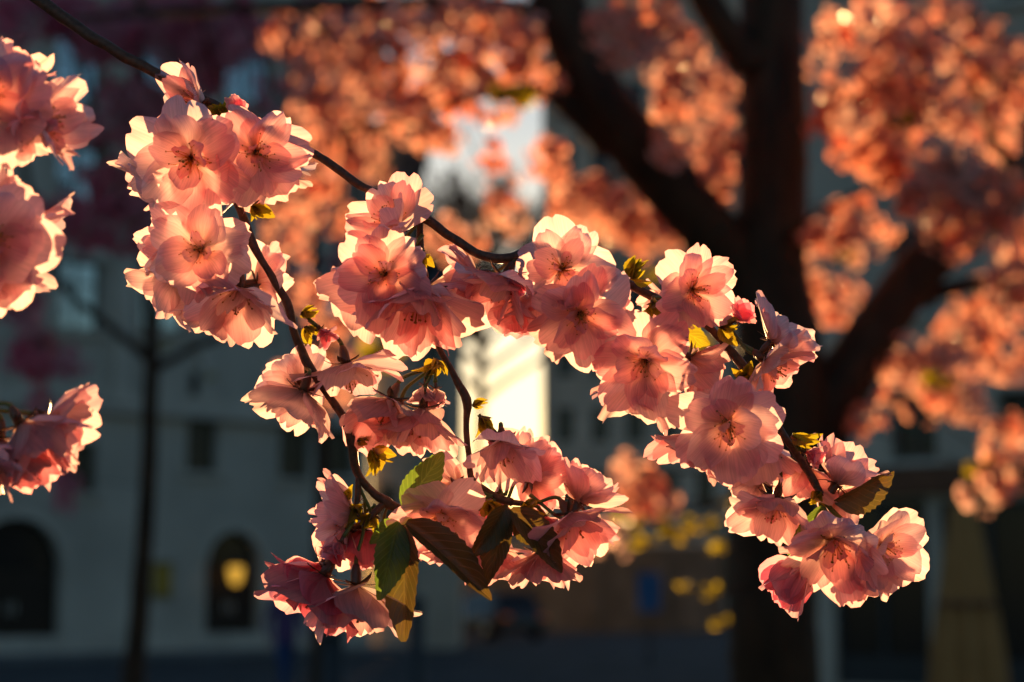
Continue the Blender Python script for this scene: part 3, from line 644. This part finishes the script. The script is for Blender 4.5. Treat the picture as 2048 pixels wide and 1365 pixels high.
def cherry_tree(label, base, limbs, blobs, tufts, seed, sub=7, dens=1.0, size=1.0, clu=None):
    """limbs: (name, [(px,py,depth,diameter m)...]); blobs: (px,py,rx,ry,n,d0,d1)"""
    r = random.Random(seed)
    t = thing('cherry_tree', label, 'tree', base, 'cherry trees')
    anchors = []; CL = []
    for nm, path in limbs:
        pts = [q if isinstance(q, Vector) else P(q[0], q[1], q[2]) for q in [(p[0] if isinstance(p[0], Vector) else p) for p in path]]
        rads = [p[-1]/2 for p in path]
        p, q = crom(pts, rads, sub)
        p = [pp+Vector((noise.noise(pp*3), noise.noise(pp*3+Vector((7,2,1))), noise.noise(pp*3+Vector((1,8,4)))))*q[i]*.18 for i, pp in enumerate(p)]
        V, F = tube(p, q, 16, True, .035, r)
        mk(nm, V, F, 'tree_bark', t, base=base); anchors += p
    for (cx, cy, rx, ry, n, d0, d1) in blobs:
        dm = (d0+d1)/2; c = P(cx, cy, dm)
        a = min(anchors, key=lambda q: (q-c).length)
        e = P(cx+r.uniform(-.5, .5)*rx, cy-.3*ry, dm)
        sag = Vector((r.uniform(-.1, .1), r.uniform(-.1, .1), r.uniform(-.05, .15)))
        main = bez(a, a+(e-a)*.35+sag, a+(e-a)*.7+sag*.7, e, 8)
        mb = MB(); L = (e-a).length
        mb.tube(main, [max(.003, .007*min(1.5, L)*(1-.08*i)) for i in range(9)], 6)
        for k in range(round(n*dens)):
            while True:
                u, v = r.uniform(-1, 1), r.uniform(-1, 1)
                if u*u+v*v < 1: break
            pos = P(cx+u*rx, cy+v*ry, r.uniform(d0, d1))
            s = min(main[3:], key=lambda q: (q-pos).length)
            mb.tube(bez(s, s+(pos-s)*.3+Vector((0,0,.02)), s+(pos-s)*.7+Vector((0,0,.04)), pos+Vector((0,0,.03)), 4), [.003, .0026, .0022, .002, .0018], 4)
            sc = r.uniform(.75, 1.2)*size
            m = Matrix.Translation(pos-base) @ Matrix.Rotation(r.uniform(0, 6.28), 4, 'Z') @ Matrix.Rotation(r.uniform(-.6, .6), 4, 'X') @ Matrix.Scale(sc, 4)
            CL.append((pos, r.choice(clu or CLU), m))
        mb.build('branchlet', 'tree_bark', t, base=base)
    inside = lambda q: 0 if -40 < 1024+((q-CO).dot(RT)/(q-CO).dot(FW))/K < 2090 else 1
    CL.sort(key=lambda c: (inside(c[0]), (c[0]-CO).length))
    for pos, me, m in CL[:300]: link('blossom_cluster', me, t, m)
    if len(CL) > 300:
        V, F, UV, MI = [], [], [], []
        for pos, me, m in CL[300:]:
            b = len(V); V += [m @ v.co for v in me.vertices]; F += [tuple(i+b for i in p.vertices) for p in me.polygons]; MI += [p.material_index for p in me.polygons]
            uvv = {}
            for lo, u in zip(me.loops, me.uv_layers[0].data): uvv[lo.vertex_index] = tuple(u.uv)
            UV += [uvv[i] for i in range(len(me.vertices))]
        o = mk('blossom', V, F, ['petal_mauve_shade' if clu else 'petal_far', 'stalk_green'], t, uvs=UV); o.data.polygons.foreach_set('material_index', MI); o['kind'] = 'stuff'
    for (px, py, d, sc) in tufts:
        pos = P(px, py, d); s = min(anchors, key=lambda q: (q-pos).length)
        link('leaf_tuft', r.choice(TUF), t, Matrix.Translation(pos-base) @ Matrix.Rotation(r.uniform(0, 6), 4, 'Z') @ Matrix.Scale(sc, 4))
        mb = MB(); mb.tube(bez(s, s+(pos-s)*.3+Vector((0,0,.02)), s+(pos-s)*.7, pos, 4), [.004,.003,.003,.0025,.002], 5); mb.build('branchlet', 'tree_bark', t, base=base)
    return t
TD = 6.5
tb = PY(1548, 1365, P(1548, 1365, TD).y); tb = Vector((tb.x, tb.y, 0))
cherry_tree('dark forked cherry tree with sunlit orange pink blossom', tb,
  [('trunk', [(tb+Vector((0,0,-.1)), .46), (tb+Vector((.0,0,.25)), .34), (1546,1500,TD,0.305), (1545,1250,TD,0.293), (1548,1000,TD,0.293), (1556,850,TD,0.305), (1552,700,TD,0.280), (1545,560,TD,0.247), (1545,350,TD+.02,0.221), (1546,150,TD+.05,0.215), (1545,-60,TD+.08,0.208), (1530,-500,TD+.2,0.169), (1500,-1100,TD+.4,0.104)]),
   ('limb', [(1540,640,TD,0.221), (1478,545,TD,0.208), (1390,430,TD-.05,0.195), (1290,315,TD-.1,0.189), (1205,200,TD-.12,0.182), (1150,90,TD-.12,0.176), (1105,-40,TD-.1,0.169), (1040,-300,TD,0.130), (960,-700,TD+.2,0.065)]),
   ('limb', [(1600,940,TD,0.221), (1660,820,TD+.02,0.195), (1720,720,TD+.05,0.182), (1780,620,TD+.08,0.169), (1850,530,TD+.1,0.163), (1960,430,TD+.1,0.143), (2100,320,TD+.1,0.117), (2300,150,TD+.1,0.065)]),
   ('limb', [(1500,130,TD,0.130), (1440,50,TD-.03,0.111), (1390,-40,TD-.05,0.104), (1300,-250,TD-.1,0.065)]),
   ('limb', [(1220,290,TD-.1,0.104), (1150,225,TD-.15,0.072), (1080,180,TD-.2,0.052), (960,190,TD-.25,0.029), (820,240,TD-.3,0.018), (690,250,TD-.3,0.010)]),
   ('limb', [(1110,40,TD-.1,0.065), (1000,8,TD-.12,0.046), (800,6,TD-.15,0.039), (600,12,TD-.1,0.034), (330,25,TD,0.029), (150,38,TD+.1,0.021)]),
   ('limb', [(1800,610,TD+.08,0.078), (1860,590,TD+.1,0.058), (1960,565,TD+.12,0.049), (2100,545,TD+.2,0.033)]),
   ('limb', [(2040,340,TD+.1,0.065), (1990,290,TD,0.034), (1960,200,TD-.05,0.029), (1930,120,TD-.05,0.021), (1890,20,TD-.1,0.013)])],
  [(880,20,200,30,18,6,7.4), (640,110,70,90,9,6.4,8), (860,140,90,40,9,6.2,7.4), (1010,60,70,60,10,6,7.2), (720,210,80,60,9,6.4,7.8),
   (1830,100,200,110,49,5.72,7.28), (1720,235,90,75,23,5.85,6.76), (1960,190,100,130,32,5.72,7.28), (1800,300,90,50,14,5.98,7.02), (1925,375,105,75,38,5.00,5.40), (1690,450,85,38,13,6.11,7.02),
   (1655,585,45,45,6,6.24,7.02), (1960,610,95,45,12,5.98,7.02), (1830,715,60,35,8,6.11,6.89), (1950,700,100,45,14,5.85,7.02), (1910,790,55,40,9,5.85,6.50), (1745,815,35,30,3,5.98,6.50), (2020,885,38,34,4,5.72,6.24), (1990,960,35,28,3,5.72,6.24), (2035,480,35,50,6,5.72,6.50),
   (1265,45,75,70,17,5.33,5.85), (1375,140,55,80,13,5.98,6.89), (1425,300,40,90,12,6.37,7.28), (1330,270,30,35,4,5.98,6.50), (1440,200,30,70,7,6.63,7.28), (1350,420,45,45,6,6.89,7.54), (1060,130,45,70,10,5.85,6.89), (1170,420,80,50,13,6.37,7.28), (1270,420,60,40,9,6.63,7.28), (1120,320,40,35,4,6.37,6.89), (1320,470,60,30,7,6.63,7.28),
   (960,45,110,35,14,5.72,7.02), (770,60,110,45,13,5.98,7.28), (690,150,90,60,10,5.98,7.54), (800,190,90,45,13,5.98,7.28), (980,130,50,40,6,5.98,7.02), (960,205,45,18,3,5.98,6.76), (850,262,45,18,4,5.98,6.76), (700,270,85,50,9,6.11,7.54), (620,190,50,90,4,6.24,7.54), (990,300,26,14,1,6.11,6.24), (1010,405,25,20,3,5.98,6.50), (900,470,50,16,3,6.11,6.76), (640,400,60,70,6,6.50,7.80), (730,320,45,25,4,6.24,7.02),
   (1270,955,48,48,7,5.46,5.85), (660,590,55,70,7,6.50,7.54), (580,440,45,55,6,6.76,7.80), (640,730,70,40,6,6.50,7.54), (1230,1080,25,22,1,5.59,5.85), (575,60,18,60,4,6.24,6.76)],
  [(1020,200,5.98,1.61), (1045,215,6.11,1.38), (1330,1058,5.85,1.15), (1390,1050,5.98,1.03), (1425,1190,6.11,1.03), (1370,1180,5.98,0.69), (1300,560,6.76,1.38), (1400,700,6.50,1.38), (1800,250,5.85,1.15), (1960,470,5.72,1.15), (1880,770,5.85,1.38), (760,720,6.50,1.84), (1960,940,5.85,1.38), (1010,1030,5.98,1.15), (1690,520,6.11,1.15), (1255,1050,5.85,1.15), (1445,1250,6.30,0.92), (1448,1010,6.30,0.92), (1350,1075,5.9,1.2), (1310,1045,5.8,1.1), (1415,1060,5.9,1.2), (1440,1100,6.2,.9), (1290,1090,5.8,.9)], 21)
T2 = 12.0
b2 = P(262, 1400, T2); b2.z = 0
cherry_tree('slim cherry tree with blossom coloured dull mauve for the shade of the pale town house', b2,
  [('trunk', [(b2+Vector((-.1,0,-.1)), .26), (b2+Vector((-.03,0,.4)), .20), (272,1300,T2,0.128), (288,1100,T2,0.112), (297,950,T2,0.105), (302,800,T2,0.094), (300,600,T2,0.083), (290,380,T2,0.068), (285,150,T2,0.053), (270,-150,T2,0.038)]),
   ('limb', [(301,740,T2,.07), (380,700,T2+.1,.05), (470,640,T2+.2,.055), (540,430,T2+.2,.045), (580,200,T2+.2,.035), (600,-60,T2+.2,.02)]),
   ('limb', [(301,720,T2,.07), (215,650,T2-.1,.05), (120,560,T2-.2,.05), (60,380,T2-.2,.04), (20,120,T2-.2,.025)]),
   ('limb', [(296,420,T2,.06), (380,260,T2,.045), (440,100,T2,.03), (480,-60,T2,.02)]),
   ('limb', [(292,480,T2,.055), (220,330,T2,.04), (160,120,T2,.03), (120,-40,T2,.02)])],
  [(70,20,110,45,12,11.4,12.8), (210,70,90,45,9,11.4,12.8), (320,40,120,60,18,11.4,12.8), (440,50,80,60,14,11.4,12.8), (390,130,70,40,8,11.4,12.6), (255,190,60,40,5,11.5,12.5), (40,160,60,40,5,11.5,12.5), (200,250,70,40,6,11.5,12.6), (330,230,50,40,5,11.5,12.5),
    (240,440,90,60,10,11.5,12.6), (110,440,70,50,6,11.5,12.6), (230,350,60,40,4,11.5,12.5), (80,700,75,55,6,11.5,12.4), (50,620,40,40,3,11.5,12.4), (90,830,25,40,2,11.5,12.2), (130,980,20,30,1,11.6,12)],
  [(330,700,12,1.2), (420,760,12,1.2)], 22, dens=3.4, size=1.3, clu=CLU_SHADE)
T3 = 25.0
b3 = P(640, 1300, T3); b3.z = 0
cherry_tree('distant cherry tree with blossom coloured dusky for the shade, against the shaded pale house', b3,
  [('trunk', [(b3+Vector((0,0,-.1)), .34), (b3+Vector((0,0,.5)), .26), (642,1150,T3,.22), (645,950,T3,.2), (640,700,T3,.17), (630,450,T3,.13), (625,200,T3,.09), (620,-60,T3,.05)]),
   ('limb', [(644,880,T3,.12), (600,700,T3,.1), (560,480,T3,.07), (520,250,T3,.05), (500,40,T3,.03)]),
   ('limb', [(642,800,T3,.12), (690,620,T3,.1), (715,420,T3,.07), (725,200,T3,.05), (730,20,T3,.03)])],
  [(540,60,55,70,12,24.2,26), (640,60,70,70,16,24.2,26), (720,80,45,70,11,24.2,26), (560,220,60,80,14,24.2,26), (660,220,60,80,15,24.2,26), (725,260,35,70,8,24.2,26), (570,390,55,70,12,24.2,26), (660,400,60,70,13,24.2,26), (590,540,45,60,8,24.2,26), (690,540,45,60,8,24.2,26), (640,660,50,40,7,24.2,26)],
  [], 23, dens=1.4, size=2.0, clu=CLU_SHADE)
# bare tree standing in the gap
def bare_tree():
    r = random.Random(5); Y = 77.0
    base = PY(958, 1173, Y); base.z = 0
    t = thing('bare_tree', 'tall leafless tree against the bright sky between the buildings', 'tree', base)
    mb = MB(); mb.tube([Vector((0,0,-.2)), Vector((.05,0,2)), Vector((-.1,0,5)), Vector((.05,.1,9)), Vector((-.05,0,16))], [.32,.24,.2,.17,.08], 10); mb.build('trunk', 'tree_bark', t)
    def grow(mb, p, d, L, rad, lev):
        pts = [p]; rr = [rad]
        for i in range(4):
            d = (d+Vector((r.uniform(-1,1), r.uniform(-1,1), r.uniform(-.4,.8)))*.22).normalized(); p = p+d*L/4; pts.append(p); rr.append(rad*(1-.17*(i+1)))
            if lev < 3 and i > 0:
                for _ in range(2):
                    nd_ = (d+Vector((r.uniform(-1,1), r.uniform(-1,1), r.uniform(-.5,.9)))*.9).normalized(); grow(mb, p, nd_, L*r.uniform(.45,.65), rad*.5, lev+1)
        mb.tube(pts, rr, 5 if lev < 2 else 3, cap=False)
    for k in range(22):
        mb = MB(); z = 8.8+k*.36; an = k*2.4
        grow(mb, Vector((0,0,z)), Vector((math.cos(an), math.sin(an), .7)).normalized(), r.uniform(3.6, 5.2)*(1.25-k*.05), .16, 0)
        mb.build('limb', 'tree_bark', t)
bare_tree()
# ------------------------------------------------------------------ folded parasol
pbr('parasol_cloth', (0.38, 0.19, 0.07), 0.9, 0.1, var=0.15, scale=3)
pY = 20.0; pb = PY(1932, 1173, pY); pb.z = 0
t = thing('parasol', 'closed tan cafe parasol standing before the dark shopfront', 'parasol', pb)
top = PY(1932, 968, pY).z
mb = MB(); V = []; n = 48; rings = [(top-.02, .03), (top-.25, .13), (top-.7, .19), (top-1.15, .24), (top-1.6, .30), (top-2.05, .34), (top-2.2, .32)]
for z, rr in rings:
    for k in range(n):
        an = 6.283*k/n; q = rr*(1+.22*math.cos(8*an+z*.8)*min(1, (top-z)))
        V.append((q*math.cos(an), q*math.sin(an), z))
F = [(j*n+k, (j+1)*n+k, (j+1)*n+(k+1) % n, j*n+(k+1) % n) for j in range(len(rings)-1) for k in range(n)]
mb.add(V, F); mb.build('canopy', 'parasol_cloth', t)
mb = MB(); mb.tube([Vector((0,0,0.05)), Vector((0,0,top+.12))], [.028,.028], 10); mb.build('pole', 'door_wood', t)
mb = MB(); mb.box((-.4,-.4,0),(.4,.4,.09)); mb.tube([Vector((0,0,.09)), Vector((0,0,.35))], [.05,.045], 10); mb.build('base', 'iron', t, False)
mb = MB(); mb.tube([Vector((0,0,top-1.22)), Vector((0,0,top-1.16))], [.30,.295], 24); mb.build('tie_strap', 'fascia_brown', t)
# ------------------------------------------------------------------ street furniture
def post(px, Y, H, rad, label, name='bollard'):
    b = PY(px, 1173, Y); b.z = 0
    t = thing(name, label, name.replace('_', ' '), b)
    m = MB(); m.tube([Vector((0,0,0)), Vector((0,0,.12)), Vector((0,0,.18)), Vector((0,0,H-.12))], [rad*1.5,rad*1.5,rad,rad*.9], 14); m.build('shaft', 'iron', t)
    m = MB(); m.tube([Vector((0,0,H-.125)), Vector((0,0,H-.1)), Vector((0,0,H-.04)), Vector((0,0,H))], [rad*1.25,rad*1.3,rad*1.0,rad*.3], 14); m.build('cap', 'iron', t)
post(668, 24, 1.15, .14, 'stout dark bollard beside the walking person')
post(835, 26, 1.5, .10, 'slimmer taller dark bollard nearer the parked car')
pbr('sign_blue', (0.03, 0.12, 0.30), 0.5, 0.4, var=0.1)
b = PY(1298, 1173, 42); b.z = 0
t = thing('traffic_sign', 'blue upright road sign on a thin post', 'sign', b)
zc = PY(1298, 1185, 42).z
m = MB(); m.tube([Vector((0,0,0)), Vector((0,0,zc+.5))], [.03,.03], 8); m.build('post', 'iron', t)
m = MB(); m.box((-.24,-.06,zc-.4),(.24,-.035,zc+.4)); m.build('panel', 'sign_blue', t, False)
m = MB(); m.box((-.12,-.034,zc+.2),(.12,.035,zc+.24)); m.box((-.12,-.034,zc-.24),(.12,.035,zc-.2)); m.build('bracket', 'iron', t, False)
# parked cars
pbr('tyre', (0.02, 0.02, 0.02), 0.85, 0.2); pbr('rim', (0.35, 0.35, 0.36), 0.35, 0.5, metal=0.8)
pbr('lens_orange', (0.75, 0.16, 0.03), 0.25, 0.6, var=0.1); pbr('lens_clear', (0.6, 0.6, 0.6), 0.15, 0.8, metal=.3, var=0.1)
def parked_car(label, loc, rz, paint):
    t = thing('parked_car', label, 'car', loc, None, rz)
    prof = [(-2.1,.42,.62,.78),(-2.05,.30,.86,.84),(-1.6,.26,.93,.88),(-.8,.25,.95,.9),(.4,.25,.95,.9),(1.2,.25,.93,.9),(1.8,.27,.90,.88),(2.08,.32,.84,.84),(2.12,.45,.68,.78)]
    V = []; F = []; n = 12
    for x, z0, z1, hw in prof:
        zc = (z0+z1)/2; hz = (z1-z0)/2
        for k in range(n):
            an = 6.283*(k+.5)/n; c, s = math.cos(an), math.sin(an)
            V.append((x, hw*math.copysign(abs(c)**.45, c), zc+hz*math.copysign(abs(s)**.45, s)))
    for j in range(len(prof)-1):
        for k in range(n): F.append((j*n+k, j*n+(k+1) % n, (j+1)*n+(k+1) % n, (j+1)*n+k))
    F += [tuple(range(n-1, -1, -1)), tuple((len(prof)-1)*n+k for k in range(n))]
    mk('body', V, F, paint, t)
    def cab(s, z0, z1, g):
        return [(-1.75+g,-.80*s,z0),(1.0-g,-.80*s,z0),(1.0-g,.80*s,z0),(-1.75+g,.80*s,z0),(-1.25+g,-.62*s,z1),(.28-g,-.62*s,z1),(.28-g,.62*s,z1),(-1.25+g,.62*s,z1)]
    m = MB(); m.add(cab(1, .9, 1.45, 0), [(4,5,6,7),(0,1,5,4),(1,2,6,5),(2,3,7,6),(3,0,4,7)]); m.build('cabin', paint, t, False)
    q = cab(1, .9, 1.45, 0)
    def pane(idx, nm):
        c = [Vector(q[i]) for i in idx]; ctr = sum(c, Vector())/4; nrm = (c[1]-c[0]).cross(c[2]-c[0]).normalized()
        if nrm.dot(ctr-Vector((-.4, 0, 1.1))) < 0: nrm = -nrm
        a = [ctr+(v-ctr)*.86+nrm*.004 for v in c]; b = [v+nrm*.008 for v in a]
        m = MB(); m.add(a+b, [(4,5,6,7),(0,1,5,4),(1,2,6,5),(2,3,7,6),(3,0,4,7)]); m.build(nm, 'pane_dark', t, False)
    pane((0,1,5,4), 'side_window'); pane((2,3,7,6), 'side_window'); pane((1,2,6,5), 'windscreen'); pane((3,0,4,7), 'rear_window')
    for x in (-1.3, 1.32):
        for s in (-1, 1):
            m = MB(); m.tube([Vector((x, s*.68, .31)), Vector((x, s*.70, .31)), Vector((x, s*.88, .31)), Vector((x, s*.90, .31))], [.26,.31,.31,.26], 20); w_ = m.build('wheel', 'tyre', t)
            m = MB(); m.tube([Vector((x, s*.899, .31)), Vector((x, s*.912, .31))], [.2,.17], 14); m.build('rim', 'rim', w_)
    for s in (-1, 1):
        m = MB(); m.box((-2.13, s*.62-.14, .66), (-2.0, s*.62+.14, .80)); m.build('tail_light', 'lens_orange', t, False)
        m = MB(); m.box((2.0, s*.6-.16, .62), (2.14, s*.6+.16, .74)); m.build('headlight', 'lens_clear', t, False)
    m = MB(); m.box((-2.16,-.8,.36),(-2.04,.8,.5)); m.build('bumper', 'iron', t, False)
    m = MB(); m.box((2.04,-.8,.36),(2.17,.8,.5)); m.build('bumper', 'iron', t, False)
pbr('paint_dark', (0.03, 0.028, 0.03), 0.25, 0.6, var=0.1)
c = PY(985, 1173, 62); parked_car('dark car with orange rear lamps parked under the hanging flowers', (c.x, c.y, 0), R_(118), 'paint_dark')
# ------------------------------------------------------------------ walking person, far out of focus
pbr('coat_purple', (0.10, 0.06, 0.15), 0.9, 0.1, var=0.2); pbr('jeans', (0.03, 0.06, 0.16), 0.9, 0.1, var=0.2)
pbr('skin', (0.45, 0.26, 0.18), 0.6, 0.3, var=0.08); pbr('hair', (0.04, 0.025, 0.015), 0.6, 0.3, var=0.2); pbr('shoe', (0.03, 0.03, 0.03), 0.6, 0.3)
def person():
    c = PY(572, 1173, 29); base = Vector((c.x, c.y, 0))
    J = {'pel': (0,0,.93,.15), 'wai': (0,0,1.10,.14), 'che': (0,.01,1.30,.165), 'nek': (0,0,1.46,.06), 'hd0': (0,.02,1.55,.075), 'hd1': (0,.01,1.64,.095), 'hd2': (0,0,1.70,.06)}
    E = [('pel','wai'),('wai','che'),('che','nek'),('nek','hd0'),('hd0','hd1'),('hd1','hd2')]
    for s, n in ((-1, 'l'), (1, 'r')):
        st = .17*s
        J.update({n+'hip': (.10*s,0,.86,.10), n+'kne': (.10*s,-.02+st*.8,.48,.065), n+'ank': (.10*s,.03+st,.09,.045), n+'toe': (.11*s,-.14+st,.05,.035),
                  n+'sho': (.19*s,0,1.40,.07), n+'elb': (.25*s,.04-st*.4,1.13,.05), n+'wri': (.25*s,-.08-st*.7,.90,.035), n+'pal': (.25*s,-.11-st*.7,.83,.032)})
        E += [('pel',n+'hip'),(n+'hip',n+'kne'),(n+'kne',n+'ank'),(n+'ank',n+'toe'),('che',n+'sho'),(n+'sho',n+'elb'),(n+'elb',n+'wri'),(n+'wri',n+'pal')]
        for i in range(5):
            J[n+'f%d' % i] = (.25*s+(.012*(i-2) if i else -.02*s), -.135-st*.7-.012*(i-2 if i else -4), .765 if i else .80, .009); E.append((n+'pal', n+'f%d' % i))
    ks = list(J); me = bpy.data.meshes.new('person'); me.from_pydata([J[k][:3] for k in ks], [(ks.index(a), ks.index(b)) for a, b in E], [])
    o = bpy.data.objects.new('person_tmp', me); COL.objects.link(o)
    o.modifiers.new('s', 'SKIN'); o.modifiers.new('u', 'SUBSURF').levels = 1
    for i, k in enumerate(ks):
        me.skin_vertices[0].data[i].radius = (J[k][3], J[k][3]); me.skin_vertices[0].data[i].use_root = (k == 'pel')
    dg = bpy.context.evaluated_depsgraph_get(); m2 = bpy.data.meshes.new_from_object(o.evaluated_get(dg)); bpy.data.objects.remove(o)
    m2.name = 'person'; m2.materials.clear()
    for mname in ('coat_purple', 'jeans', 'skin', 'shoe'): m2.materials.append(MT[mname])
    for p in m2.polygons:
        z = p.center.z; p.use_smooth = True
        p.material_index = 2 if z > 1.47 or (z < .88 and abs(p.center.x) > .2) else (0 if z > .80 else (3 if z < .1 else 1))
    o = bpy.data.objects.new('person', m2); COL.objects.link(o); o.location = base; o.rotation_euler = (0, 0, R_(35))
    tag(o, 'person in purple coat and blue jeans walking past the pale house', 'person')
    V = []; F = []; n = 14
    for j in range(7):
        ph = j/6*1.75
        for k in range(n):
            an = 6.283*k/n; rr = .112*math.sin(max(.05, ph)); V.append((rr*math.cos(an), .025+rr*1.08*math.sin(an), 1.635+.125*math.cos(ph)-(.05 if math.sin(an) > .2 and j > 4 else 0)))
    F = [(j*n+k, (j+1)*n+k, (j+1)*n+(k+1) % n, j*n+(k+1) % n) for j in range(6) for k in range(n)]
    mk('hair', V, F, 'hair', o)
person()
